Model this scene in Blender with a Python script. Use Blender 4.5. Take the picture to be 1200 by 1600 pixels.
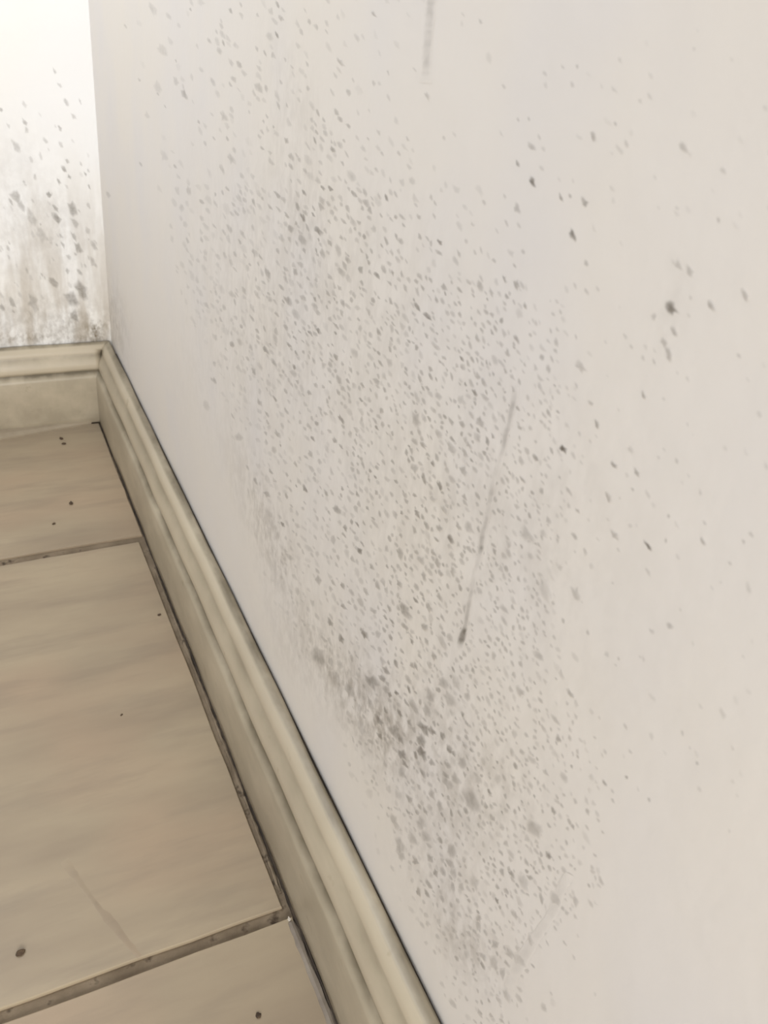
import bpy, bmesh, math, random
import numpy as np
from mathutils import Matrix, Vector

for o in list(bpy.data.objects):
    bpy.data.objects.remove(o)
scene = bpy.context.scene
COL = scene.collection

# ------------------------------------------------------------------ camera
# rows: the camera's right / down / forward directions in the room
CAM = np.array([[0.89907741, -0.42339847, 0.11132636],
                [-0.152405, -0.541087, -0.82704146],
                [0.41040533, 0.7266076, -0.55100714]])
FPX = 1346.92
EYE = np.array([0.0, 0.0, 0.55])
cam_d = bpy.data.cameras.new('camera')
cam = bpy.data.objects.new('camera', cam_d)
COL.objects.link(cam)
cam.matrix_world = Matrix(((CAM[0][0], -CAM[1][0], -CAM[2][0], EYE[0]),
                           (CAM[0][1], -CAM[1][1], -CAM[2][1], EYE[1]),
                           (CAM[0][2], -CAM[1][2], -CAM[2][2], EYE[2]),
                           (0, 0, 0, 1)))
cam_d.sensor_fit = 'VERTICAL'
cam_d.sensor_height = 36.0
cam_d.lens = FPX / 1600.0 * 36.0
cam_d.clip_start = 0.01
cam_d.dof.use_dof = True
cam_d.dof.focus_distance = 0.52
cam_d.dof.aperture_fstop = 22.0
scene.camera = cam

# ------------------------------------------------------------------ light
world = bpy.data.worlds.new('world')
scene.world = world
world.use_nodes = True
bg = world.node_tree.nodes['Background']
bg.inputs['Color'].default_value = (0.92, 0.97, 1.06, 1)
bg.inputs['Strength'].default_value = 0.08


def area_light(name, loc, target, sx, sy, power, color):
    d = bpy.data.lights.new(name, 'AREA')
    d.shape = 'RECTANGLE'
    d.size, d.size_y, d.energy, d.color = sx, sy, power, color
    o = bpy.data.objects.new(name, d)
    COL.objects.link(o)
    o.location = loc
    o.rotation_euler = (Vector(target) - Vector(loc)).to_track_quat('-Z', 'Y').to_euler()
    return o


# unseen area lights added to fit wall brightness: behind camera, cooler by back corner
area_light('rear_key_light', (-0.37, -1.16, 0.66), (0.05, 0.70, 0.30), 0.8, 0.8, 26, (1.0, 0.995, 1.0))
area_light('corner_fill_light', (-0.36, 0.78, 1.18), (0.16, 0.80, 0.30), 0.45, 0.45, 5.0, (0.93, 0.99, 1.09))

scene.view_settings.view_transform = 'Standard'
scene.view_settings.look = 'None'
scene.view_settings.exposure = 0.08
scene.view_settings.gamma = 1.0
scene.view_settings.use_curve_mapping = False

# ------------------------------------------------------------------ sizes
XW, YW = 0.1670, 1.0350          # faces of the right and the back wall
TH = 0.0248                      # skirting thickness
XF, YF = XW - TH, YW - TH        # skirting faces
rng = random.Random(7)


def ray(u, v):
    return CAM.T @ np.array([u - 600.0, v - 800.0, FPX])


def on_right(u, v):              # photo pixel -> (y, z) on the right wall
    d = ray(u, v)
    p = EYE + d * (XW - EYE[0]) / d[0]
    return np.array([p[1], p[2]])


def on_back(u, v):               # photo pixel -> (x, z) on the back wall
    d = ray(u, v)
    p = EYE + d * (YW - EYE[1]) / d[1]
    return np.array([p[0], p[2]])


def on_floor(u, v, z=0.0):
    d = ray(u, v)
    p = EYE + d * (z - EYE[2]) / d[2]
    return np.array([p[0], p[1]])


def jac(fn, u, v):
    return np.stack([(fn(u + .5, v) - fn(u - .5, v)), (fn(u, v + .5) - fn(u, v - .5))], 1)


# ------------------------------------------------------------------ helpers
def link(name, mesh, mat=None, parent=None):
    o = bpy.data.objects.new(name, mesh)
    COL.objects.link(o)
    if mat:
        mesh.materials.append(mat) if not mesh.materials else None
    if parent:
        o.parent = parent
    return o


def tag(o, label=None, cat=None, group=None, kind=None):
    if label: o['label'] = label
    if cat: o['category'] = cat
    if group: o['group'] = group
    if kind: o['kind'] = kind
    return o


def mesh_from(verts, faces, attrs=None, smooth=False):
    m = bpy.data.meshes.new('m')
    m.from_pydata([tuple(map(float, v)) for v in verts], [], faces)
    for k, vals in (attrs or {}).items():
        a = m.attributes.new(k, 'FLOAT', 'POINT')
        a.data.foreach_set('value', np.asarray(vals, dtype=np.float32))
    if smooth:
        m.polygons.foreach_set('use_smooth', [True] * len(m.polygons))
    m.update()
    return m


class N:
    """small node-tree helper"""
    def __init__(self, name):
        self.m = bpy.data.materials.new(name)
        self.m.use_nodes = True
        self.t = self.m.node_tree
        self.b = self.t.nodes['Principled BSDF']

    def n(self, kind, **kw):
        nd = self.t.nodes.new(kind)
        for k, v in kw.items():
            if hasattr(nd, k) and k not in nd.inputs: setattr(nd, k, v)
            else: self.put(nd.inputs[k], v)
        return nd

    def put(self, sock, v):
        if isinstance(v, bpy.types.NodeSocket): self.t.links.new(v, sock)
        else: sock.default_value = v

    def math(self, op, a, b=0.0, clamp=False):
        nd = self.t.nodes.new('ShaderNodeMath')
        nd.operation, nd.use_clamp = op, clamp
        self.put(nd.inputs[0], a); self.put(nd.inputs[1], b)
        return nd.outputs[0]

    def mix(self, f, a, b):
        nd = self.t.nodes.new('ShaderNodeMix')
        nd.data_type = 'RGBA'
        self.put(nd.inputs[0], f); self.put(nd.inputs[6], a); self.put(nd.inputs[7], b)
        return nd.outputs[2]

    def rng(self, v, a, b, c=0.0, d=1.0):
        nd = self.t.nodes.new('ShaderNodeMapRange')
        for i, x in enumerate((v, a, b, c, d)): self.put(nd.inputs[i], x)
        return nd.outputs[0]

    def pos(self, scale=(1, 1, 1), shift=None):
        g = self.t.nodes.new('ShaderNodeNewGeometry').outputs['Position']
        mp = self.t.nodes.new('ShaderNodeMapping')
        self.put(mp.inputs['Vector'], g)
        mp.inputs['Scale'].default_value = scale
        if shift is not None: self.put(mp.inputs['Location'], shift)
        return mp.outputs[0]

    def noise(self, vec, scale, detail=3.0, rough=0.55):
        nd = self.t.nodes.new('ShaderNodeTexNoise')
        self.put(nd.inputs['Vector'], vec)
        nd.inputs['Scale'].default_value = scale
        nd.inputs['Detail'].default_value = detail
        nd.inputs['Roughness'].default_value = rough
        return nd.outputs['Fac']

    def attr(self, name):
        nd = self.t.nodes.new('ShaderNodeAttribute')
        nd.attribute_name = name
        return nd.outputs['Fac']

    def bump(self, h, strength, dist=0.001):
        nd = self.t.nodes.new('ShaderNodeBump')
        nd.inputs['Strength'].default_value = strength
        nd.inputs['Distance'].default_value = dist
        self.put(nd.inputs['Height'], h)
        self.t.links.new(nd.outputs[0], self.b.inputs['Normal'])


def C(r, g, b):                  # sRGB 0..255 -> linear
    f = lambda c: c / 12.92 if c <= .04045 else ((c + .055) / 1.055) ** 2.4
    return (f(r / 255), f(g / 255), f(b / 255), 1.0)


# ------------------------------------------------------------------ materials
def wall_material(name, drips, tone):
    k = N(name)
    p = k.pos()
    base = k.mix(k.rng(k.noise(p, 5.0, 3.0), .35, .65), tone[0], tone[1])
    base = k.mix(k.rng(k.noise(k.pos((1, 1, .7)), 11.0, 2.0), .45, .75, 0, .5), base, tone[2])
    grime = k.math('ADD', k.math('MULTIPLY', k.noise(p, 45.0, 3.0, .6), .45), k.math('MULTIPLY', k.noise(k.pos((1, 1, .6)), 170.0, 3.0, .6), .55))
    st = k.math('MULTIPLY', k.attr('stain'), k.rng(grime, .42, .60, .15, 2.2), True)
    col = k.mix(st, base, C(128, 116, 98))
    if drips:                    # runs of dirty water on the back wall: pale and grey vertical streaks
        run = k.noise(k.pos((46, 1, 7)), 1.0, 3.0, .6)
        zz = k.n('ShaderNodeSeparateXYZ', Vector=p).outputs[2]
        low = k.math('MULTIPLY', k.rng(zz, .33, .16), k.rng(run, .42, .60), True)
        col = k.mix(k.math('MULTIPLY', low, .42), col, C(160, 142, 114))
    mm = k.attr('mould')
    mm = k.math('MULTIPLY', mm, k.rng(k.noise(p, 260.0, 2.0), .3, .7, .75, 1.15), True)
    col = k.mix(mm, col, k.mix(k.noise(p, 60.0, 1.0), C(84, 78, 68), C(104, 92, 78)))
    k.put(k.b.inputs['Base Color'], col)
    k.b.inputs['Roughness'].default_value = .62
    k.b.inputs['Specular IOR Level'].default_value = .3
    h = k.math('ADD', k.noise(p, 30.0, 3.0), k.math('MULTIPLY', k.noise(p, 420.0, 2.0), .12))
    k.bump(h, .25, .002)
    return k.m


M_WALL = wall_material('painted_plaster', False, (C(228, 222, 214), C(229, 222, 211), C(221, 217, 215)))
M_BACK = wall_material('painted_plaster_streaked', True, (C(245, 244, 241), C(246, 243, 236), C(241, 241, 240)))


def tile_material():
    k = N('beige_stone_tile')
    rnd = k.t.nodes.new('ShaderNodeObjectInfo').outputs['Random']
    sh = k.t.nodes.new('ShaderNodeCombineXYZ')
    k.put(sh.inputs[0], k.math('MULTIPLY', rnd, 17.0)); k.put(sh.inputs[1], k.math('MULTIPLY', rnd, 9.0))
    p = k.pos((4.0, 15.0, 4.0), sh.outputs[0])
    p2 = k.pos((7.0, 40.0, 7.0), sh.outputs[0])
    a = k.noise(p, 1.0, 4.0, .6)
    b = k.noise(p2, 1.0, 4.0, .6)
    c = k.noise(k.pos((5, 7, 5), sh.outputs[0]), 1.0, 2.0)
    col = k.mix(k.rng(a, .32, .68), C(170, 154, 128), C(150, 134, 112))
    col = k.mix(k.rng(c, .48, .72, 0, .75), col, C(172, 148, 122))
    col = k.mix(k.rng(b, .5, .78, 0, .65), col, C(138, 124, 106))
    col = k.mix(k.math('MULTIPLY', k.attr('mould'), 1.0, True), col, C(104, 90, 70))
    k.put(k.b.inputs['Base Color'], col)
    k.b.inputs['Roughness'].default_value = .42
    k.b.inputs['Specular IOR Level'].default_value = .35
    k.bump(k.noise(k.pos((60, 160, 60)), 1.0, 3.0), .12, .001)
    return k.m


M_TILE = tile_material()


def grout_material():
    k = N('dirty_grout')
    p = k.pos()
    col = k.mix(k.rng(k.noise(p, 45.0, 4.0), .35, .65), C(114, 99, 79), C(140, 124, 102))
    col = k.mix(k.rng(k.noise(p, 90.0, 3.0), .60, .70, 0, .9), col, C(66, 52, 38))
    k.put(k.b.inputs['Base Color'], col)
    k.b.inputs['Roughness'].default_value = .9
    k.bump(k.noise(p, 500.0, 3.0), .5, .001)
    return k.m


M_GROUT = grout_material()


def paint_material():
    k = N('cream_gloss_paint')
    p = k.pos()
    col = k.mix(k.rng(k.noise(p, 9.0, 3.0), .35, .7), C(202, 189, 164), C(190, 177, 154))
    smear_shade = k.math('MULTIPLY', k.attr('dirt_shade'), k.rng(k.noise(k.pos((30, 14, 30)), 1.0, 4.0, .6), .30, .62, .45, 1.15), True)  # grime smears, with shade painted into the board's lower face
    col = k.mix(smear_shade, col, C(112, 102, 82))
    spots = k.rng(k.noise(k.pos((70, 45, 70)), 1.0, 3.0), .66, .76, 0, .45)
    col = k.mix(spots, col, C(140, 124, 96))
    k.put(k.b.inputs['Base Color'], col)
    k.b.inputs['Roughness'].default_value = .38
    k.b.inputs['Specular IOR Level'].default_value = .4
    k.bump(k.noise(p, 60.0, 3.0), .18, .001)
    return k.m


M_PAINT = paint_material()


def plain(name, a, b, scale, rough):
    k = N(name)
    k.put(k.b.inputs['Base Color'], k.mix(k.rng(k.noise(k.pos(), scale, 3.0), .35, .65), a, b))
    k.b.inputs['Roughness'].default_value = rough
    return k.m


M_GAP = plain('black_grime', C(46, 37, 28), C(72, 60, 46), 80.0, .9)
M_SEAL = plain('old_grey_sealant', C(142, 131, 116), C(124, 112, 98), 70.0, .6)
M_FILL = plain('cream_filler', C(162, 148, 125), C(148, 134, 112), 40.0, .7)
M_CRUMB = plain('dark_crumb', C(62, 48, 36), C(92, 74, 54), 400.0, .9)
M_WHITE = plain('white_flake', C(214, 206, 192), C(190, 180, 164), 300.0, .7)

# ------------------------------------------------------------------ walls
# broad grey-brown staining: (u, v, radius along, radius across, angle, strength)
STAIN_R = [(590, 1100, 110, 60, 60, .16), (690, 1160, 120, 70, 55, .20), (640, 900, 260, 190, 65, .09),
           (730, 1480, 70, 34, 60, .26), (690, 1400, 90, 50, 60, .14), (690, 1290, 120, 70, 60, .14), (430, 480, 220, 120, 60, .14),
           (470, 330, 120, 40, 70, .12), (458, 150, 110, 34, 75, .10), (350, 620, 160, 90, 60, .05), (700, 760, 120, 90, 60, .06),
           (600, 420, 150, 80, 60, .06), (530, 1060, 80, 26, 60, .30), (425, 850, 110, 26, 70, .26), (590, 1140, 70, 30, 62, .30), (175, 500, 60, 18, 80, .35),
           (880, 760, 90, 60, 60, .05), (1050, 490, 50, 22, 110, .12), (830, 900, 120, 60, 60, .05),
           (400, 780, 100, 30, 66, .10), (780, 1250, 90, 60, 60, .10), (470, 1010, 100, 40, 62, .16)]
STAIN_B = [(70, 430, 120, 120, 0, .14), (60, 340, 60, 50, 0, .12), (70, 520, 160, 40, 0, .26), (10, 250, 60, 60, 0, .08),
           (120, 500, 40, 40, 0, .18), (152, 516, 16, 14, 0, 1.1), (60, 532, 90, 6, 0, .8), (-200, 400, 160, 160, 0, .15), (-200, 520, 200, 50, 0, .25)]


def stain_field(lst, fn, gain):
    out = []
    for u, v, a, b, ang, s in lst:
        J = jac(fn, u, v)
        t = math.radians(ang)
        R = np.array([[math.cos(t), -math.sin(t)], [math.sin(t), math.cos(t)]])
        A = J @ R @ np.diag([a, b])          # pixel ellipse -> ellipse on the wall
        out.append((fn(u, v), np.linalg.inv(A), s))

    def f(q):
        q = np.asarray(q, float)
        r = np.zeros(len(q))
        for c, Ai, s in out:
            e = (q - c) @ Ai.T
            r += s * gain * np.exp(-(e ** 2).sum(1))
        return r
    return f


stain_r = stain_field(STAIN_R, on_right, .5)
stain_b = stain_field(STAIN_B, on_back, .42)


def wall_panel(name, us, zs, to3, depth, field, mat):
    nu, nz = len(us), len(zs)
    q = np.array([(u, z) for z in zs for u in us])
    front = [to3(u, z, 0) for u, z in q]
    cor = [to3(us[0], zs[0], depth), to3(us[-1], zs[0], depth), to3(us[-1], zs[-1], depth), to3(us[0], zs[-1], depth)]
    n = len(front)
    faces = [(j * nu + i, j * nu + i + 1, (j + 1) * nu + i + 1, (j + 1) * nu + i) for j in range(nz - 1) for i in range(nu - 1)]
    b = n
    faces += [(b, b + 3, b + 2, b + 1)]
    bot = list(range(nu)); top = [(nz - 1) * nu + i for i in range(nu)]
    lef = [j * nu for j in range(nz)]; rig = [j * nu + nu - 1 for j in range(nz)]
    faces += [tuple([b, b + 1] + bot[::-1]), tuple([b + 3] + top + [b + 2]), tuple([b] + lef + [b + 3]), tuple([b + 1, b + 2] + rig[::-1])]
    m = mesh_from(front + cor, faces, {'stain': np.concatenate([field(q), np.zeros(4)])})
    bm = bmesh.new(); bm.from_mesh(m); bmesh.ops.recalc_face_normals(bm, faces=bm.faces); bm.to_mesh(m); bm.free()
    return link(name, m, mat)


ys = np.concatenate([np.linspace(-1.6, -.2, 8), np.linspace(-.18, YW, 130)])
zs = np.concatenate([np.linspace(-.03, .8, 90), np.linspace(.9, 2.4, 8)])
wall_right = wall_panel('wall_right', ys, zs, lambda u, z, d: (XW + d, u, z), .12, stain_r, M_WALL)
tag(wall_right, 'long off-white plaster wall speckled with grey-brown mould', 'wall', kind='structure')
xs = np.concatenate([np.linspace(-2.2, -.5, 10), np.linspace(-.48, XW, 70)])
wall_back = wall_panel('wall_back', xs, zs, lambda u, z, d: (u, YW + d, z), .12, stain_b, M_BACK)
tag(wall_back, 'brighter far wall with mould specks and dirty drip streaks', 'wall', kind='structure')

# ------------------------------------------------------------------ floor and tiles
GZ = -0.0028                     # top of the grout bed


def box_mesh(x0, x1, y0, y1, z0, z1):
    v = [(x, y, z) for z in (z0, z1) for y in (y0, y1) for x in (x0, x1)]
    return mesh_from(v, [(0, 2, 3, 1), (4, 5, 7, 6), (0, 1, 5, 4), (2, 6, 7, 3), (0, 4, 6, 2), (1, 3, 7, 5)])


floor = link('floor', box_mesh(-2.2, XW, -1.6, YW, -.04, GZ), M_GROUT)
tag(floor, 'floor of beige stone tiles in dirty brown grout', 'floor', kind='structure')


def tile(quad, name='tile'):
    """quad: four floor corners counter-clockwise; top with a small worn bevel, slightly wavy edges"""
    quad = [Vector((q[0], q[1], 0)) for q in quad]
    cen = sum(quad, Vector()) / 4
    ring = []
    seg = 14
    for i in range(4):
        a, b = quad[i], quad[(i + 1) % 4]
        for s in range(seg):
            p = a.lerp(b, s / seg)
            if s: p += (cen - p).normalized() * rng.uniform(-.0005, .0005)
            ring.append(p)
    n = len(ring)
    verts, faces = [], []
    for off, z in ((.0006, 0.0), (.0002, -.0003), (0, -.0009), (0, -.012)):
        for p in ring:
            q = p + (cen - p).normalized() * off * 1.4
            verts.append((q.x - cen.x, q.y - cen.y, z))
    faces.append(tuple(range(n)))
    for k in range(3):
        for i in range(n):
            j = (i + 1) % n
            faces.append((k * n + j, k * n + i, (k + 1) * n + i, (k + 1) * n + j))
    faces.append(tuple(range(4 * n - 1, 3 * n - 1, -1)))
    o = link(name, mesh_from(verts, faces), M_TILE, floor)
    o.location = cen
    return o


W, PITCH = .438, .4465
# (right edge x at near, at far) rows, y of near edge at x=0 and at the wall, y of far edge
rows = [(-.5855, -.5840, -.1480, -.1475, .1400, .1400),
        (-.1395, -.1390, .2985, .2995, .1402, .1407),
        (.3075, .3085, .7390, .7455, .1366, .1346),
        (.7515, .7570, 1.0100, 1.0100, .1405, .1408)]
tiles = []
for ri, (ya0, ya1, yb0, yb1, xr0, xr1) in enumerate(rows):
    for ci in range(5):
        if ci == 0:
            x1a, x1b = xr0, xr1
        else:
            x1a = x1b = .1345 - ci * PITCH
        x0 = .1345 - ci * PITCH - W
        f = lambda a0, a1, x: a0 + (a1 - a0) * min(1, max(0, x / .135)) if ci == 0 else a0
        tiles.append(tile([(x0, ya0), (x1a, f(ya0, ya1, x1a)), (x1b, f(yb0, yb1, x1b)), (x0, yb0)]))
        if ci == 0: tiles[-1]['row'] = ri
for t in tiles:
    if 'row' in t: del t['row']

# ------------------------------------------------------------------ skirting boards
T = TH
PROFILE = [  # distance from the wall, height, grime plus shade painted on the lower face
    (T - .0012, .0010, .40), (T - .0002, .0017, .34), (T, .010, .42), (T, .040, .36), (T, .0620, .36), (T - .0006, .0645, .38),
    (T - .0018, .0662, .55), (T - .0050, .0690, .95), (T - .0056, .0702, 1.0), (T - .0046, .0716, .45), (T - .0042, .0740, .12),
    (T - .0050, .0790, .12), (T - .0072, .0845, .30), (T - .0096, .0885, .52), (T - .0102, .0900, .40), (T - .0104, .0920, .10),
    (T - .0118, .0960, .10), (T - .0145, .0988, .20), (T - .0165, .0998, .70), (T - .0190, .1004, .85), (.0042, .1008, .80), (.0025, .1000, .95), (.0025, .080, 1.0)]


def skirting(name, length, to3, mat, label, breaks):
    """to3(s, d, z): s along the wall, d out from it; breaks: where one length butts the next"""
    root = bpy.data.objects.new(name, None)
    COL.objects.link(root)
    tag(root, label, 'skirting board', kind='structure')
    edges = [0.0] + breaks + [length]
    for a, b in zip(edges, edges[1:]):
        nseg = max(2, int((b - a) / .012))
        ss = np.linspace(a + (.0001 if a else 0), b, nseg + 1)
        verts, att, faces = [], [], []
        npf = len(PROFILE)
        for s in ss:
            w = .00035 * math.sin(s * 23) + .00025 * math.sin(s * 61 + 1)
            gap = 1.0 + .5 * math.sin(s * 17 + 2) + .4 * math.sin(s * 47)
            for i, (d, z, dr) in enumerate(PROFILE):
                dd = d + w * (1 if i < 19 else 0)
                if i >= 20: dd = d * (.75 + .25 * gap)
                if i == 0: z = z * (.6 + .4 * gap)
                verts.append(to3(s, dd, z + w * .6 * (i > 4)))
                att.append(dr)
        for j in range(len(ss) - 1):
            for i in range(npf - 1):
                faces.append((j * npf + i, j * npf + i + 1, (j + 1) * npf + i + 1, (j + 1) * npf + i))
            faces.append((j * npf + npf - 1, j * npf, (j + 1) * npf, (j + 1) * npf + npf - 1))
        faces.append(tuple(range(npf)))
        faces.append(tuple(range(len(verts) - 1, len(verts) - npf - 1, -1)))
        m = mesh_from(verts, faces, {'dirt_shade': att})
        bm = bmesh.new(); bm.from_mesh(m); bmesh.ops.recalc_face_normals(bm, faces=bm.faces); bm.to_mesh(m); bm.free()
        m.polygons.foreach_set('use_smooth', [len(p.vertices) == 4 for p in m.polygons])
        link('skirting_board', m, mat, root)
    return root


# right: runs from the back corner towards and past the camera; mitred into the back board
def right3(s, d, z):
    y = YW - s
    if s < 1e-6: y = YW - d
    return (XW - d, y, z)


def back3(s, d, z):
    x = XW - s
    if s < 1e-6: x = XW - d
    return (x, YW - d, z)


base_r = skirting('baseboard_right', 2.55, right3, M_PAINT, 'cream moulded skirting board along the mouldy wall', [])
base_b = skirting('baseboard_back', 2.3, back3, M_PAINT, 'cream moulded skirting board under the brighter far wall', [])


def strip(name, pts, w, h, mat, parent, jag=.0, seed=1):
    """low bead along a floor polyline: pts (x, y, z); half-round section of width w, height h, ragged edges"""
    r = random.Random(seed)
    dense = []
    for a, b in zip(pts, pts[1:]):
        a, b = Vector(a), Vector(b)
        k = max(1, int((b - a).length / .006))
        dense += [a.lerp(b, i / k) for i in range(k)]
    dense.append(Vector(pts[-1]))
    verts, faces = [], []
    for i, p in enumerate(dense):
        d = (dense[min(i + 1, len(dense) - 1)] - dense[max(i - 1, 0)]).normalized()
        nrm = Vector((-d.y, d.x, 0))
        ww = w if not callable(w) else w(i / (len(dense) - 1))
        for t, zz in ((-.5, 0), (-.3, .75), (0, 1), (.3, .75), (.5, 0)):
            q = p + nrm * (t * ww + r.uniform(-jag, jag) * (abs(t) > .2)) + Vector((0, 0, zz * h))
            verts.append(q)
    for i in range(len(dense) - 1):
        for j in range(4):
            faces.append((i * 5 + j, i * 5 + j + 1, (i + 1) * 5 + j + 1, (i + 1) * 5 + j))
        faces.append((i * 5 + 4, i * 5, (i + 1) * 5, (i + 1) * 5 + 4))
    faces += [(4, 3, 2, 1, 0), tuple(len(verts) - 5 + k for k in range(5))]
    m = mesh_from(verts, faces)
    bm = bmesh.new(); bm.from_mesh(m); bmesh.ops.recalc_face_normals(bm, faces=bm.faces); bm.to_mesh(m); bm.free()
    return link(name, m, mat, parent)


# black grime packed in the seam under the board and in the gap behind it
strip('grime_seam', [(XF + .0004, -1.0, GZ), (XF + .0004, .30, GZ), (XF + .0006, .9, GZ), (XF + .0004, YF - .002, GZ)], .0020, .0040, M_GAP, base_r, .0004, 3)
g = strip('grime_seam', [(XW - .0014, -1.0, .094), (XW - .0014, 1.0, .094)], .0028, .0035, M_GAP, base_r, .0001, 4)
strip('grime_seam', [(-2.0, YW - .0012, .094), (XW - .03, YW - .0012, .094)], .0024, .0035, M_GAP, base_b, .0001, 5)
# old grey sealant smeared along the near tile
strip('sealant_bead', [(.1384, .296, -.001), (.1392, .20, -.001), (.1388, .0, -.001), (.139, -.4, -.001)], lambda t: .0066, .0019, M_SEAL, base_r, .0006, 6)
strip('sealant_bead', [(.1402, .70, -.0028), (.1405, .55, -.0028), (.1405, .40, -.0028), (.1395, .32, -.0028)], lambda t: .0028, .0020, M_GROUT, base_r, .0006, 8)
# tapering cream filler where the far tiles stop short of the back board
fx = np.linspace(-2.0, .132, 60)
verts, faces = [], []
for i, x in enumerate(fx):
    w = .0175 * min(1, max(.03, (.136 - x) / .11)) + .0004 * math.sin(i * 2.1)
    verts += [(x, YF + .001, -.001), (x, YF + .001, .0050), (x, YF - w * .5, .0042), (x, YF - w, .0020), (x, YF - w, -.001)]
for i in range(len(fx) - 1):
    for j in range(5):
        faces.append((i * 5 + j, i * 5 + (j + 1) % 5, (i + 1) * 5 + (j + 1) % 5, (i + 1) * 5 + j))
m = mesh_from(verts, faces)
bm = bmesh.new(); bm.from_mesh(m); bmesh.ops.recalc_face_normals(bm, faces=bm.faces); bm.to_mesh(m); bm.free()
link('filler_strip', m, M_FILL, base_b)

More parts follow.
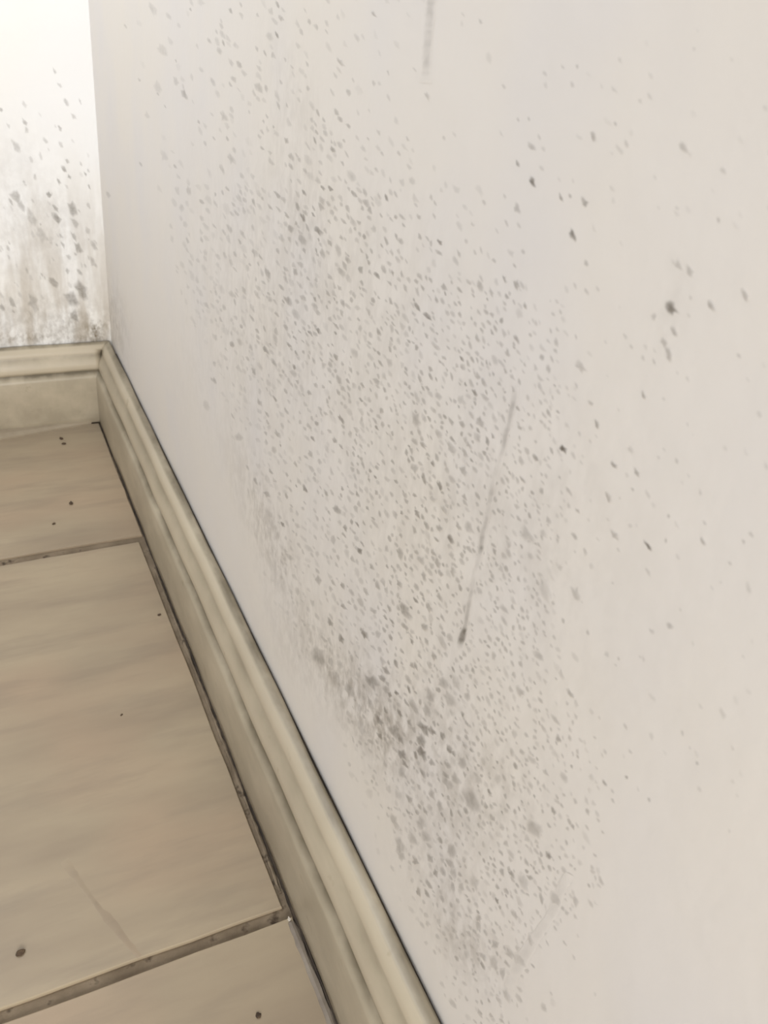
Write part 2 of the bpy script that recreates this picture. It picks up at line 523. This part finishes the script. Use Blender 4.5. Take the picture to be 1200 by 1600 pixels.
# ------------------------------------------------------------------ mould
# traced spots per look at the photograph: (origin u, origin v, magnification, [(X, Y, length, darkness), ...])
TRACE_R = [
 (700, 100, 2.4, [(467,78,18,.3),(545,272,20,.45),(628,225,18,.4),(668,300,24,.3),(885,312,22,.35),(1033,398,24,.3),(262,207,16,.3),(305,207,16,.3),(343,275,18,.25),(312,310,20,.4),(360,320,18,.2),(200,262,20,.2),(262,375,15,.6),(352,393,20,.25),(318,443,22,.75),(425,502,18,.65),(458,497,18,.4),(513,518,20,.6),(470,440,16,.2),(615,465,22,.15),(620,512,20,.12),(137,520,18,.35),(260,540,20,.4),(212,495,18,.25),(220,595,22,.3),(267,605,20,.25),(470,640,26,.85),(790,540,14,.15),(900,545,26,.12),(1015,585,18,.35),(650,675,20,.12),(185,625,22,.2),(125,700,22,.25),(283,705,20,.3),(213,805,16,.6),(257,825,20,.55),(163,855,24,.45),(93,850,20,.3),(290,907,16,.5),(477,833,20,.25),(563,845,18,.25),(865,752,22,.35),(907,775,24,.45),(838,912,30,.85),(910,875,20,.3),(987,905,24,.45),(1117,865,22,.4),(773,948,22,.35),(848,1003,20,.4),(812,1045,20,.4),(832,1090,24,.4),(733,1103,18,.25),(772,1115,18,.35),(665,1022,22,.25),(497,1135,24,.35),(530,1085,24,.15),(430,907,18,.12),(257,1030,18,.55),(248,1063,15,.4),(225,1087,18,.45),(275,1112,15,.3),(165,940,22,.35),(115,930,24,.3),(135,1035,22,.35),(75,1025,18,.35),(50,1103,20,.75),(75,1085,22,.35),(112,1172,22,.45),(110,1085,18,.3),(355,1065,30,.2),(15,965,20,.3),(1190,165,22,.2),(720,138,22,.2),(757,120,24,.2),(622,95,26,.2),(368,80,24,.15),(485,10,16,.3),(430,10,16,.25),(1125,1185,14,.2),(1185,1130,18,.15)]),
 (800, 600, 3.0, [(620,55,22,.45),(400,190,22,.5),(240,302,26,.9),(112,345,20,.55),(172,345,18,.3),(233,355,14,.25),(333,340,16,.15),(215,130,22,.4),(200,8,16,.5),(35,250,22,.35),(480,382,22,.6),(588,418,24,.5),(567,495,20,.45),(640,520,34,.2),(455,532,22,.45),(690,347,18,.2),(827,430,20,.2),(50,447,18,.55),(50,490,20,.4),(110,545,26,.2),(265,570,24,.3),(310,595,24,.4),(733,620,20,.35),(903,652,22,.35),(897,735,24,.45),(640,757,26,.8),(722,735,24,.4),(485,710,28,.45),(450,635,16,.2),(140,720,26,.35),(138,660,16,.25),(75,730,32,.3),(345,787,30,.3),(105,900,24,.35),(150,950,36,.3),(300,985,34,.3),(155,1045,22,.4),(240,1108,24,.4),(105,1130,26,.35),(28,1110,28,.3),(640,880,34,.22),(980,930,16,.2),(355,1165,20,.35),(395,245,20,.2),(850,240,14,.12),(1095,310,18,.12),(15,840,20,.35),(5,620,20,.3),(505,535,12,.2),(360,640,16,.15)]),
 (750, 1000, 2.667, [(228,178,16,.5),(318,162,14,.35),(380,225,20,.5),(365,265,16,.35),(248,295,16,.4),(165,210,28,.4),(48,232,24,.35),(315,330,26,.35),(327,410,18,.5),(360,440,16,.3),(408,487,16,.45),(382,525,16,.5),(480,408,18,.25),(522,467,18,.25),(627,467,20,.3),(905,515,18,.4),(612,572,16,.5),(520,597,18,.5),(553,632,18,.3),(578,78,16,.4),(565,105,14,.3),(668,70,14,.25),(605,360,24,.25),(498,325,14,.2),(145,395,28,.3),(70,430,36,.2),(165,505,18,.35),(40,632,20,.65),(62,685,20,.35),(262,715,18,.45),(308,715,18,.55),(350,645,14,.35),(268,610,22,.3),(205,550,22,.25),(230,785,50,.4),(150,845,18,.35),(290,900,18,.65),(333,907,14,.4),(380,940,16,.35),(360,900,20,.25),(493,750,18,.3),(440,820,50,.15),(133,975,20,.6),(85,1000,14,.4),(185,1010,34,.3),(348,1020,16,.4),(315,995,14,.25),(72,1085,22,.6),(133,1070,18,.4),(257,1080,24,.45),(315,1080,30,.4),(147,1145,22,.4),(190,1187,18,.4),(245,1200,18,.3),(65,1270,34,.4),(215,1255,30,.3),(160,1330,40,.3),(130,1310,30,.4),(1040,797,12,.25),(240,40,16,.25),(100,72,14,.3),(75,115,14,.25),(480,1475,14,.15),(60,1350,40,.35),(95,1390,26,.35),(110,1480,30,.3),(78,1500,26,.35),(15,1320,30,.4)]),
 (400, 0, 3.0, [(98,163,26,.8),(215,150,30,.3),(330,105,30,.25),(553,65,26,.4),(1053,100,24,.3),(398,290,36,.3),(435,432,30,.4),(552,388,24,.3),(432,590,24,.4),(480,530,26,.2),(575,620,24,.25),(118,388,20,.35),(145,658,26,.6),(275,655,26,.5),(312,655,26,.3),(360,700,22,.5),(165,735,34,.45),(405,765,22,.35),(620,340,20,.25),(805,450,28,.35),(525,650,18,.3),(710,650,24,.3),(880,645,20,.25),(1150,625,24,.25),(195,215,26,.25),(5,230,24,.35),(35,570,18,.35),(82,595,18,.3),(225,900,24,.6),(312,878,22,.55),(350,885,20,.75),(130,935,30,.4),(145,1010,24,.55),(222,1020,34,.7),(268,1005,18,.6),(290,1078,36,.65),(345,1138,22,.5),(435,885,20,.3),(580,920,28,.35),(545,955,26,.3),(655,1018,18,.55),(750,960,28,.3),(862,1135,30,.75),(820,1140,24,.4),(465,1070,20,.4),(530,1020,26,.3),(1075,955,26,.45),(1175,1045,28,.4),(1015,1050,20,.25),(985,1130,22,.3),(1130,1080,24,.3),(600,1070,30,.25),(630,845,28,.3),(565,795,22,.3),(485,895,30,.25),(400,1115,24,.35),(310,940,34,.35),(65,715,22,.25),(165,848,18,.3),(30,930,22,.3),(120,1115,26,.4),(100,1175,26,.35),(190,1140,26,.35),(400,960,18,.3),(515,745,20,.2),(1160,405,22,.25),(1090,270,40,.15),(745,325,18,.2),(660,210,30,.12),(580,250,24,.12),(7,70,20,.3),(230,50,22,.25),(170,315,18,.25),(265,500,40,.2)]),
 (200, 300, 3.0, [(345,45,24,.35),(485,100,30,.25),(345,125,26,.25),(525,235,22,.4),(595,285,28,.45),(570,340,20,.35),(610,335,18,.3),(718,210,34,.3),(655,380,34,.65),(740,360,22,.45),(785,375,26,.5),(545,460,26,.4),(605,480,28,.4),(510,480,20,.3),(580,590,26,.35),(530,630,22,.4),(750,510,34,.65),(690,515,26,.3),(820,495,26,.35),(895,490,24,.4),(990,450,22,.35),(640,640,22,.4),(490,715,28,.45),(645,740,28,.55),(610,680,20,.35),(780,680,22,.45),(755,715,24,.5),(780,820,18,.65),(790,755,22,.5),(820,700,20,.45),(855,660,24,.55),(892,648,22,.65),(975,775,24,.6),(975,625,26,.5),(1130,705,22,.4),(1175,655,28,.55),(1045,470,22,.35),(1130,330,24,.45),(945,240,22,.5),(685,800,30,.4),(590,840,26,.45),(405,885,30,.35),(405,805,20,.3),(740,935,20,.4),(690,970,24,.5),(615,985,26,.4),(850,940,24,.4),(795,890,20,.4),(1035,920,24,.4),(1100,905,26,.45),(985,940,24,.4),(1000,1065,32,.7),(1165,1105,24,.6),(885,1085,24,.5),(865,1155,26,.55),(650,1040,24,.4),(655,1080,24,.4),(520,1150,36,.3),(645,1130,20,.4),(700,1135,30,.4),(970,1165,24,.45),(1000,1195,20,.5),(715,1190,14,.5),(785,1275,22,.4),(855,1225,26,.4),(670,1310,22,.45),(745,1325,20,.4),(830,1390,30,.65),(745,1425,24,.5),(650,1415,26,.4),(1005,1390,20,.55),(930,1410,24,.5),(1075,1415,22,.5),(1165,1410,20,.5),(1130,1350,20,.45),(875,1320,18,.3),(790,1380,14,.6),(560,1290,22,.35),(600,1355,26,.4),(365,1000,40,.2),(490,1050,24,.3),(600,410,20,.3),(300,390,40,.15),(410,680,30,.25),(435,600,24,.3),(1060,1200,20,.4),(1130,560,30,.35),(870,790,24,.35)]),
 (400, 500, 2.4, [(463,42,22,.6),(977,68,22,.6),(968,100,16,.5),(770,143,26,.7),(790,130,24,.4),(828,125,24,.3),(830,65,24,.4),(800,60,20,.3),(675,100,28,.3),(615,220,24,.45),(655,210,22,.45),(563,240,18,.4),(540,322,16,.3),(598,370,34,.4),(605,290,28,.3),(820,272,22,.6),(830,215,24,.5),(885,258,22,.35),(970,265,20,.4),(840,380,34,.45),(770,300,30,.3),(810,355,26,.35),(690,360,20,.35),(995,155,20,.35),(1120,240,22,.4),(1133,345,24,.35),(1050,515,24,.5),(990,437,22,.4),(1003,598,20,.55),(1003,630,18,.45),(735,480,34,.35),(785,500,26,.45),(800,470,24,.35),(830,440,28,.35),(890,435,20,.45),(685,425,28,.35),(628,468,26,.5),(595,455,26,.35),(565,495,20,.5),(665,540,24,.75),(780,565,30,.5),(630,592,28,.65),(690,622,26,.75),(710,540,22,.3),(595,555,30,.35),(525,480,16,.3),(735,600,30,.3),(605,725,26,.65),(640,770,24,.5),(730,820,28,.7),(690,780,22,.5),(680,825,20,.5),(800,780,34,.35),(760,775,26,.4),(705,710,24,.35),(665,670,26,.3),(895,780,26,.25),(960,735,34,.35),(1020,805,36,.3),(1075,800,30,.25),(815,840,20,.3),(665,870,24,.45),(620,900,28,.4),(680,910,26,.45),(695,950,24,.5),(740,945,24,.4),(630,960,24,.5),(585,935,18,.45),(540,990,26,.5),(540,875,34,.5),(390,865,20,.7),(435,925,20,.55),(400,840,18,.5),(335,780,18,.6),(380,765,20,.6),(330,805,20,.5),(305,710,28,.5),(262,650,20,.55),(185,635,22,.6),(100,765,20,.65),(115,660,24,.4),(600,1052,18,.65),(560,1090,40,.6),(650,1080,28,.5),(690,1040,28,.45),(485,1115,20,.55),(510,1130,18,.55),(500,1080,18,.5),(455,995,24,.5),(505,985,18,.5),(412,1020,22,.5),(330,1075,20,.5),(280,1135,28,.55),(235,975,30,.45),(290,985,22,.5),(325,995,20,.5),(400,1170,22,.6),(440,1090,24,.4),(350,1060,18,.4),(1045,965,30,.35),(1085,1075,20,.35),(980,1125,40,.22),(1040,1145,40,.25),(970,910,20,.3),(880,945,18,.35),(930,960,20,.25),(1090,1020,40,.2),(1160,1130,28,.3),(635,1150,26,.55),(560,1150,26,.5),(700,1115,24,.45)]),
 (400, 950, 2.4, [(408,100,26,.65),(560,70,24,.6),(635,72,18,.6),(490,35,18,.6),(505,110,20,.6),(585,125,20,.6),(525,208,26,.65),(490,235,26,.65),(475,265,28,.6),(600,220,24,.55),(585,215,20,.5),(668,180,24,.5),(652,215,22,.4),(640,125,22,.45),(700,130,40,.3),(435,280,44,.55),(502,325,20,.7),(527,318,20,.75),(573,305,22,.65),(565,355,22,.6),(540,395,26,.6),(655,330,44,.4),(700,280,40,.4),(595,370,44,.4),(640,385,36,.4),(725,340,46,.4),(750,280,40,.3),(575,430,22,.5),(488,385,18,.55),(465,425,30,.6),(430,360,40,.45),(520,460,40,.55),(540,490,30,.5),(465,480,24,.5),(630,450,40,.7),(660,460,30,.65),(620,500,34,.7),(625,545,36,.8),(600,550,26,.65),(700,480,24,.6),(725,530,30,.65),(740,545,24,.6),(548,550,34,.65),(560,585,28,.6),(550,620,34,.4),(625,620,26,.5),(660,580,24,.5),(720,590,26,.4),(775,580,34,.4),(785,515,24,.35),(820,570,22,.35),(575,715,30,.5),(720,660,40,.4),(660,700,30,.4),(690,740,34,.45),(735,770,22,.5),(765,770,22,.45),(810,730,60,.4),(750,640,40,.35),(570,765,18,.45),(605,765,18,.45),(635,760,24,.5),(620,810,40,.35),(640,860,40,.35),(585,860,40,.3),(540,890,50,.4),(520,800,40,.35),(545,930,30,.4),(600,950,26,.45),(655,940,26,.5),(675,993,22,.6),(735,910,34,.45),(730,960,30,.45),(765,1000,20,.4),(650,1040,26,.5),(640,1070,24,.6),(610,1065,24,.5),(685,1045,14,.5),(820,1030,40,.3),(835,1165,24,.4),(790,1080,18,.4),(740,990,30,.35),(320,115,24,.65),(235,175,50,.45),(350,310,40,.45),(300,260,50,.35),(280,200,30,.4),(395,450,40,.3),(430,500,24,.3)]),
 (0, 0, 3.0, [(590,125,20,.3),(760,235,40,.3),(980,190,26,.4),(1048,200,22,.4),(1030,240,30,.4),(825,380,30,.35),(865,445,36,.6),(1095,370,30,.4),(1050,545,44,.4),(740,440,18,.3),(825,285,14,.3),(930,570,20,.4),(775,500,16,.3),(1065,650,26,.35),(1085,745,34,.4),(770,730,40,.25),(885,890,30,.4),(945,945,30,.35),(655,375,16,.3),(690,540,30,.2),(660,770,26,.3),(1040,790,30,.35),(1010,910,20,.35),(1045,905,20,.3),(1065,885,24,.35),(1120,930,34,.35),(1090,1010,40,.4),(1005,1060,24,.3),(945,1020,24,.3),(960,670,22,.25),(1125,1130,36,.4),(945,1125,24,.3),(880,1130,24,.3),(1100,1190,30,.3),(1140,1360,30,.35),(1090,1380,30,.35),(1180,1440,30,.35),(1165,1240,26,.35),(1005,650,18,.3),(505,910,30,.3),(820,780,20,.3)]),
]
TRACE_B = [(0, 0, 3.0, [(255,335,24,.35),(280,400,18,.35),(115,572,28,.45),(310,480,24,.35),(375,475,20,.35),(345,545,24,.35),(40,590,22,.3),(280,600,20,.5),(215,660,26,.35),(285,680,24,.3),(75,690,40,.35),(300,795,26,.6),(325,830,18,.5),(275,850,24,.55),(230,912,26,.6),(400,815,18,.5),(418,875,18,.5),(315,755,24,.4),(380,770,16,.4),(75,925,50,.5),(50,945,26,.5),(340,980,44,.6),(260,975,30,.5),(270,1025,40,.6),(350,1045,34,.4),(100,960,40,.45),(150,1020,60,.3),(195,1100,60,.3),(345,1110,34,.5),(365,1165,44,.55),(295,1150,26,.45),(440,1150,40,.4),(285,1105,20,.4),(375,1275,30,.45),(315,1270,24,.4),(380,1360,60,.6),(335,1400,60,.55),(250,1320,36,.5),(155,1415,50,.4),(60,1420,36,.45),(10,1440,30,.4),(350,1480,50,.55),(145,745,24,.25),(190,730,24,.25),(5,515,20,.45),(115,490,26,.25),(165,830,20,.3),(415,965,20,.35),(410,1080,30,.3),(435,1230,40,.35)])]

right_to3 = lambda q, h: (XW - h, q[0], q[1])
back_to3 = lambda q, h: (q[0], YW - h, q[1])


def collect(trace):
    out = []
    for u0, v0, k, lst in trace:
        for X, Y, L, a in lst:
            u, v, s = u0 + X / k, v0 + Y / k, L / k
            if all((u - p[0]) ** 2 + (v - p[1]) ** 2 > 16 for p in out):
                out.append((u, v, s, a))
    return out


def blob(fn, field, to3, u, v, length, dark, lift, r, ang=None, ratio=None, sides=10):
    """a thin raised colony on the wall: vertices (on the wall), faces, mould and stain values"""
    c = fn(u, v)
    J = jac(fn, u, v)
    ang = math.radians(ang if ang is not None else r.uniform(50, 74))
    ratio = ratio or r.uniform(.34, .56)
    la, lb = length * .80, length * .80 * ratio
    e1 = J @ np.array([math.cos(ang), math.sin(ang)]) * la
    e2 = J @ np.array([-math.sin(ang), math.cos(ang)]) * lb
    ph, jit = r.uniform(0, 6.28), [r.uniform(.6, 1.35) for _ in range(sides)]
    q, h, mv = [c], [lift], [dark]
    for rad, f, hh in ((.60, .78, .8), (1.0, 0.0, .25)):
        for i in range(sides):
            t = ph + i * 2 * math.pi / sides
            k = rad * (jit[i])
            q.append(c + e1 * math.cos(t) * k + e2 * math.sin(t) * k)
            h.append(lift * hh); mv.append(dark * f * (r.uniform(.75, 1.15) if f else 1))
    faces = [(0, 1 + i, 1 + (i + 1) % sides) for i in range(sides)]
    faces += [(1 + i, 1 + sides + i, 1 + sides + (i + 1) % sides, 1 + (i + 1) % sides) for i in range(sides)]
    return c, [to3(p, hh) for p, hh in zip(q, h)], faces, mv, field(q)


def facing(m, axis):
    n = m.polygons[0].normal
    if n[axis] > 0: m.flip_normals()


def mould_objects(spots, fn, field, to3, wall, mat, axis, limit, tiny, seed):
    r = random.Random(seed)
    order = sorted(range(len(spots)), key=lambda i: -(spots[i][2] * spots[i][3]))
    singles, rest = [spots[i] for i in order[:limit]], [spots[i] for i in order[limit:]]
    for u, v, s, a in singles:
        c, V, F, mv, sv = blob(fn, field, to3, u, v, s * (1.5 if u > 780 else 1.1), min(.95, a * (.75 if u < 460 and v < 520 and axis == 0 else 1.05)), r.uniform(.00010, .00022), r,
                               ratio=(r.uniform(.42, .62) if s > 12 else None))
        o3 = Vector(to3(c, 0))
        m = mesh_from([Vector(p) - o3 for p in V], F, {'mould': mv, 'stain': sv}, True)
        facing(m, axis)
        o = link('mould_spot', m, mat, wall)
        o.location = o3
    V, F, mv, sv = [], [], [], []
    for u, v, s, a in rest + tiny:
        _, v2, f2, m2, s2 = blob(fn, field, to3, u, v, s, a, r.uniform(.00004, .00009), r, sides=7)
        k = len(V)
        V += v2; F += [tuple(i + k for i in f) for f in f2]; mv += m2; sv += list(s2)
    m = mesh_from(V, F, {'mould': mv, 'stain': sv}, True)
    facing(m, axis)
    o = link('mould_speckle', m, mat, wall)
    o['kind'] = 'stuff'


def interp(v, pts):
    return float(np.interp(v, [p[0] for p in pts], [p[1] for p in pts]))


LEFT = [(-200, 200), (0, 215), (200, 235), (400, 255), (600, 345), (800, 405), (950, 430), (1050, 490), (1150, 540), (1300, 590), (1400, 630), (1500, 680), (1600, 715), (1800, 800)]
RIGHT = [(-200, 500), (0, 520), (200, 560), (320, 640), (500, 800), (700, 820), (900, 800), (1050, 800), (1200, 850), (1300, 870), (1400, 865), (1500, 800), (1600, 770), (1800, 800)]


def sample_right():
    r = random.Random(21)
    spots = collect(TRACE_R)
    cell = {}
    for p in spots: cell.setdefault((int(p[0] // 16), int(p[1] // 16)), []).append(p)
    out = []
    for _ in range(26000):
        u, v = r.uniform(150, 1330), r.uniform(-200, 1750)
        l, rt = interp(v, LEFT), interp(v, RIGHT)
        core = min(1, max(0, (u - l + 12) / 45)) * min(1, max(0, (rt + 110 - u) / 170))
        vert = interp(v, [(-200, .10), (0, .16), (200, .30), (330, .60), (480, .85), (800, 1), (1150, 1), (1350, .8), (1600, .75)])
        if v < 430: vert *= interp(u, [(200, .55), (380, 1), (600, .9), (800, .5)])
        d = max(core * vert, .022 if l < u < 1300 and v < 1250 and u > rt else 0)
        if r.random() > d * (.9 if v < 560 else 1.25): continue
        near = min(1, max(.0, (u - 250) / 350))
        s = r.uniform(4.8, 9.0) + (1.5 if v < 450 else 0) + r.random() ** 4 * 6
        a = r.uniform(.14, .46) * (.55 + .45 * core) * (1 if v > 300 else .7) + (r.random() ** 5) * .25
        a *= interp(u - (v - 400) * .25, [(150, .35), (330, .5), (480, .9), (560, 1)])
        ck = (int(u // 16), int(v // 16))
        if any((u - p[0]) ** 2 + (v - p[1]) ** 2 < (.40 * (s + p[2])) ** 2
               for i in (-1, 0, 1) for j in (-1, 0, 1) for p in cell.get((ck[0] + i, ck[1] + j), [])): continue
        p = (u, v, s, a)
        cell.setdefault(ck, []).append(p)
        out.append(p)
    return spots, out


spots, tiny = sample_right()
print('traced', len(spots), 'tiny', len(tiny))
mould_objects(spots, on_right, stain_r, right_to3, wall_right, M_WALL, 0, 300, tiny, 5)

rb = random.Random(9)
tiny_b = []
for _ in range(1500):
    u, v = rb.uniform(-500, 160), rb.uniform(90, 520)
    if u > 128 + v * .06: continue
    if rb.random() > interp(v, [(90, .03), (180, .14), (300, .32), (350, .5), (420, .35), (520, .2)]) * .7: continue
    tiny_b.append((u, v, rb.uniform(4, 9), rb.uniform(.12, .38)))
mould_objects(collect(TRACE_B), on_back, stain_b, back_to3, wall_back, M_BACK, 1, 60, tiny_b, 6)


def streak(pts, fn, field, to3, wall, mat, axis, name='mould_streak'):
    """a dried run down the wall: pts (u, v, half width px, darkness)"""
    dense = []
    for a, b in zip(pts, pts[1:]):
        n = max(1, int(math.dist(a[:2], b[:2]) / 5))
        dense += [tuple(a[k] + (b[k] - a[k]) * i / n for k in range(4)) for i in range(n)]
    dense.append(pts[-1])
    V, mv, q, F = [], [], [], []
    r = random.Random(3)
    for i, (u, v, w, a) in enumerate(dense):
        n0, n1 = dense[max(0, i - 1)], dense[min(len(dense) - 1, i + 1)]
        d = np.array([n1[0] - n0[0], n1[1] - n0[1]]); d /= np.linalg.norm(d)
        n = np.array([-d[1], d[0]])
        a *= r.uniform(.55, 1.1)
        for t, f in ((-1, 0), (-.45, .85), (0, 1), (.45, .85), (1, 0)):
            k = t * w * r.uniform(.85, 1.15)
            p = fn(u + n[0] * k, v + n[1] * k)
            q.append(p); V.append(to3(p, .00012 if abs(t) < .9 else .00006)); mv.append(a * f)
    for i in range(len(dense) - 1):
        for j in range(4): F.append((i * 5 + j, i * 5 + j + 1, (i + 1) * 5 + j + 1, (i + 1) * 5 + j))
    c = Vector(V[len(V) // 2])
    m = mesh_from([Vector(p) - c for p in V], F, {'mould': mv, 'stain': field(q)}, True)
    facing(m, axis)
    o = link(name, m, mat, wall)
    o.location = c
    return o


R_ = (on_right, stain_r, right_to3, wall_right, M_WALL, 0)
streak([(675, -60, 8, .25), (674, 0, 8, .34), (671, 40, 8, .26), (668, 80, 8, .30), (666, 104, 7, .24), (665, 130, 9, .0)], *R_)
streak([(808, 604, 4, 0), (805, 620, 5, .20), (800, 640, 5, .46), (796, 662, 4, .22), (790, 682, 5, .52), (787, 700, 4, .34), (781, 725, 5, .08), (772, 752, 4, .10),
        (768, 772, 5, .34), (765, 792, 4, .12), (760, 815, 4, .36), (755, 835, 5, .40), (752, 856, 5, .58), (749, 872, 4, .20), (742, 900, 4, .06), (737, 925, 4, .30),
        (732, 950, 4, .40), (728, 975, 4, .46), (724, 990, 6, .92), (722, 999, 7, .95), (720, 1008, 6, .3), (720, 1016, 4, 0)], *R_)
streak([(890, 1365, 8, 0), (874, 1398, 8, .10), (864, 1425, 9, .13), (856, 1440, 7, .06), (846, 1452, 9, .15), (836, 1468, 9, .09), (826, 1484, 11, .16), (812, 1505, 13, .17), (804, 1522, 9, .05), (795, 1545, 8, 0)], *R_)


# ------------------------------------------------------------------ marks on the tiles, crumbs
def tile_at(x, y):
    return min(tiles, key=lambda t: (t.location.x - x) ** 2 / .05 + (t.location.y - y) ** 2 / .05)


def floor_field(q): return np.zeros(len(q))


fl3 = lambda q, h: (q[0], q[1], h)
sc = streak([(100, 1345, 8, 0), (116, 1366, 6, .08), (134, 1392, 5, .16), (150, 1412, 4, .26), (158, 1424, 5, .12), (168, 1434, 8, .12), (182, 1450, 7, .10), (200, 1474, 5, .17), (212, 1488, 5, .10), (218, 1495, 4, 0)],
            on_floor, floor_field, fl3, None, M_TILE, 2, 'scuff_mark')
tA = tiles[10]
sc.parent = tA
sc.location -= tA.location
for m_ in (sc.data,):
    if m_.polygons[0].normal.z < 0: m_.flip_normals()


def crumb(name, u, v, size, mat, label, cat, seed, flat=.5, z=0.0):
    r = random.Random(seed)
    bm = bmesh.new()
    bmesh.ops.create_icosphere(bm, subdivisions=2, radius=1)
    ax, ay = size * r.uniform(.8, 1.3), size * r.uniform(.5, .8)
    for vv in bm.verts:
        k = r.uniform(.75, 1.2)
        vv.co = Vector((vv.co.x * ax * k, vv.co.y * ay * k, max(-.0, (vv.co.z + .6) * size * flat * k)))
    me = bpy.data.meshes.new('m'); bm.to_mesh(me); bm.free()
    o = link(name, me, mat)
    p = on_floor(u, v, z)
    o.location = (p[0], p[1], z)
    o.rotation_euler = (0, 0, r.uniform(0, 3))
    return tag(o, label, cat)


crumb('crumb', 96, 686, .0030, M_CRUMB, 'dark crumb on the far tile, nearest the back skirting board', 'crumb', 1)
crumb('crumb', 100, 694, .0022, M_CRUMB, 'small pale-brown crumb just in front of the crumb nearest the back skirting', 'crumb', 2)
crumb('crumb', 111, 787, .0030, M_CRUMB, 'dark crumb in the middle of the far tile', 'crumb', 3)
crumb('crumb', 84, 819, .0022, M_CRUMB, 'small dark crumb on the far tile, closest to its grout line', 'crumb', 4)
crumb('crumb', 249, 961, .0016, M_CRUMB, 'tiny dark crumb on the middle tile beside the dirty wall-side joint', 'crumb', 5)
crumb('crumb', 32, 1490, .0026, M_CRUMB, 'dark crumb on the middle tile near the front grout line, leftmost', 'crumb', 6)
crumb('crumb', 190, 1117, .0016, M_CRUMB, 'faint tiny crumb in the middle of the middle tile', 'crumb', 7, .2)
crumb('crumb', 404, 1587, .0022, M_CRUMB, 'dark crumb on the nearest tile at the bottom', 'crumb', 8, .3)
crumb('flake', 152, 657, .0036, M_WHITE, 'white flake of sealant lying in the corner between the skirting boards', 'flake', 9, .6)
crumb('flake', 452, 1437, .0016, M_WHITE, 'pale chip at the end of the near grout line by the skirting', 'flake', 10, .5)
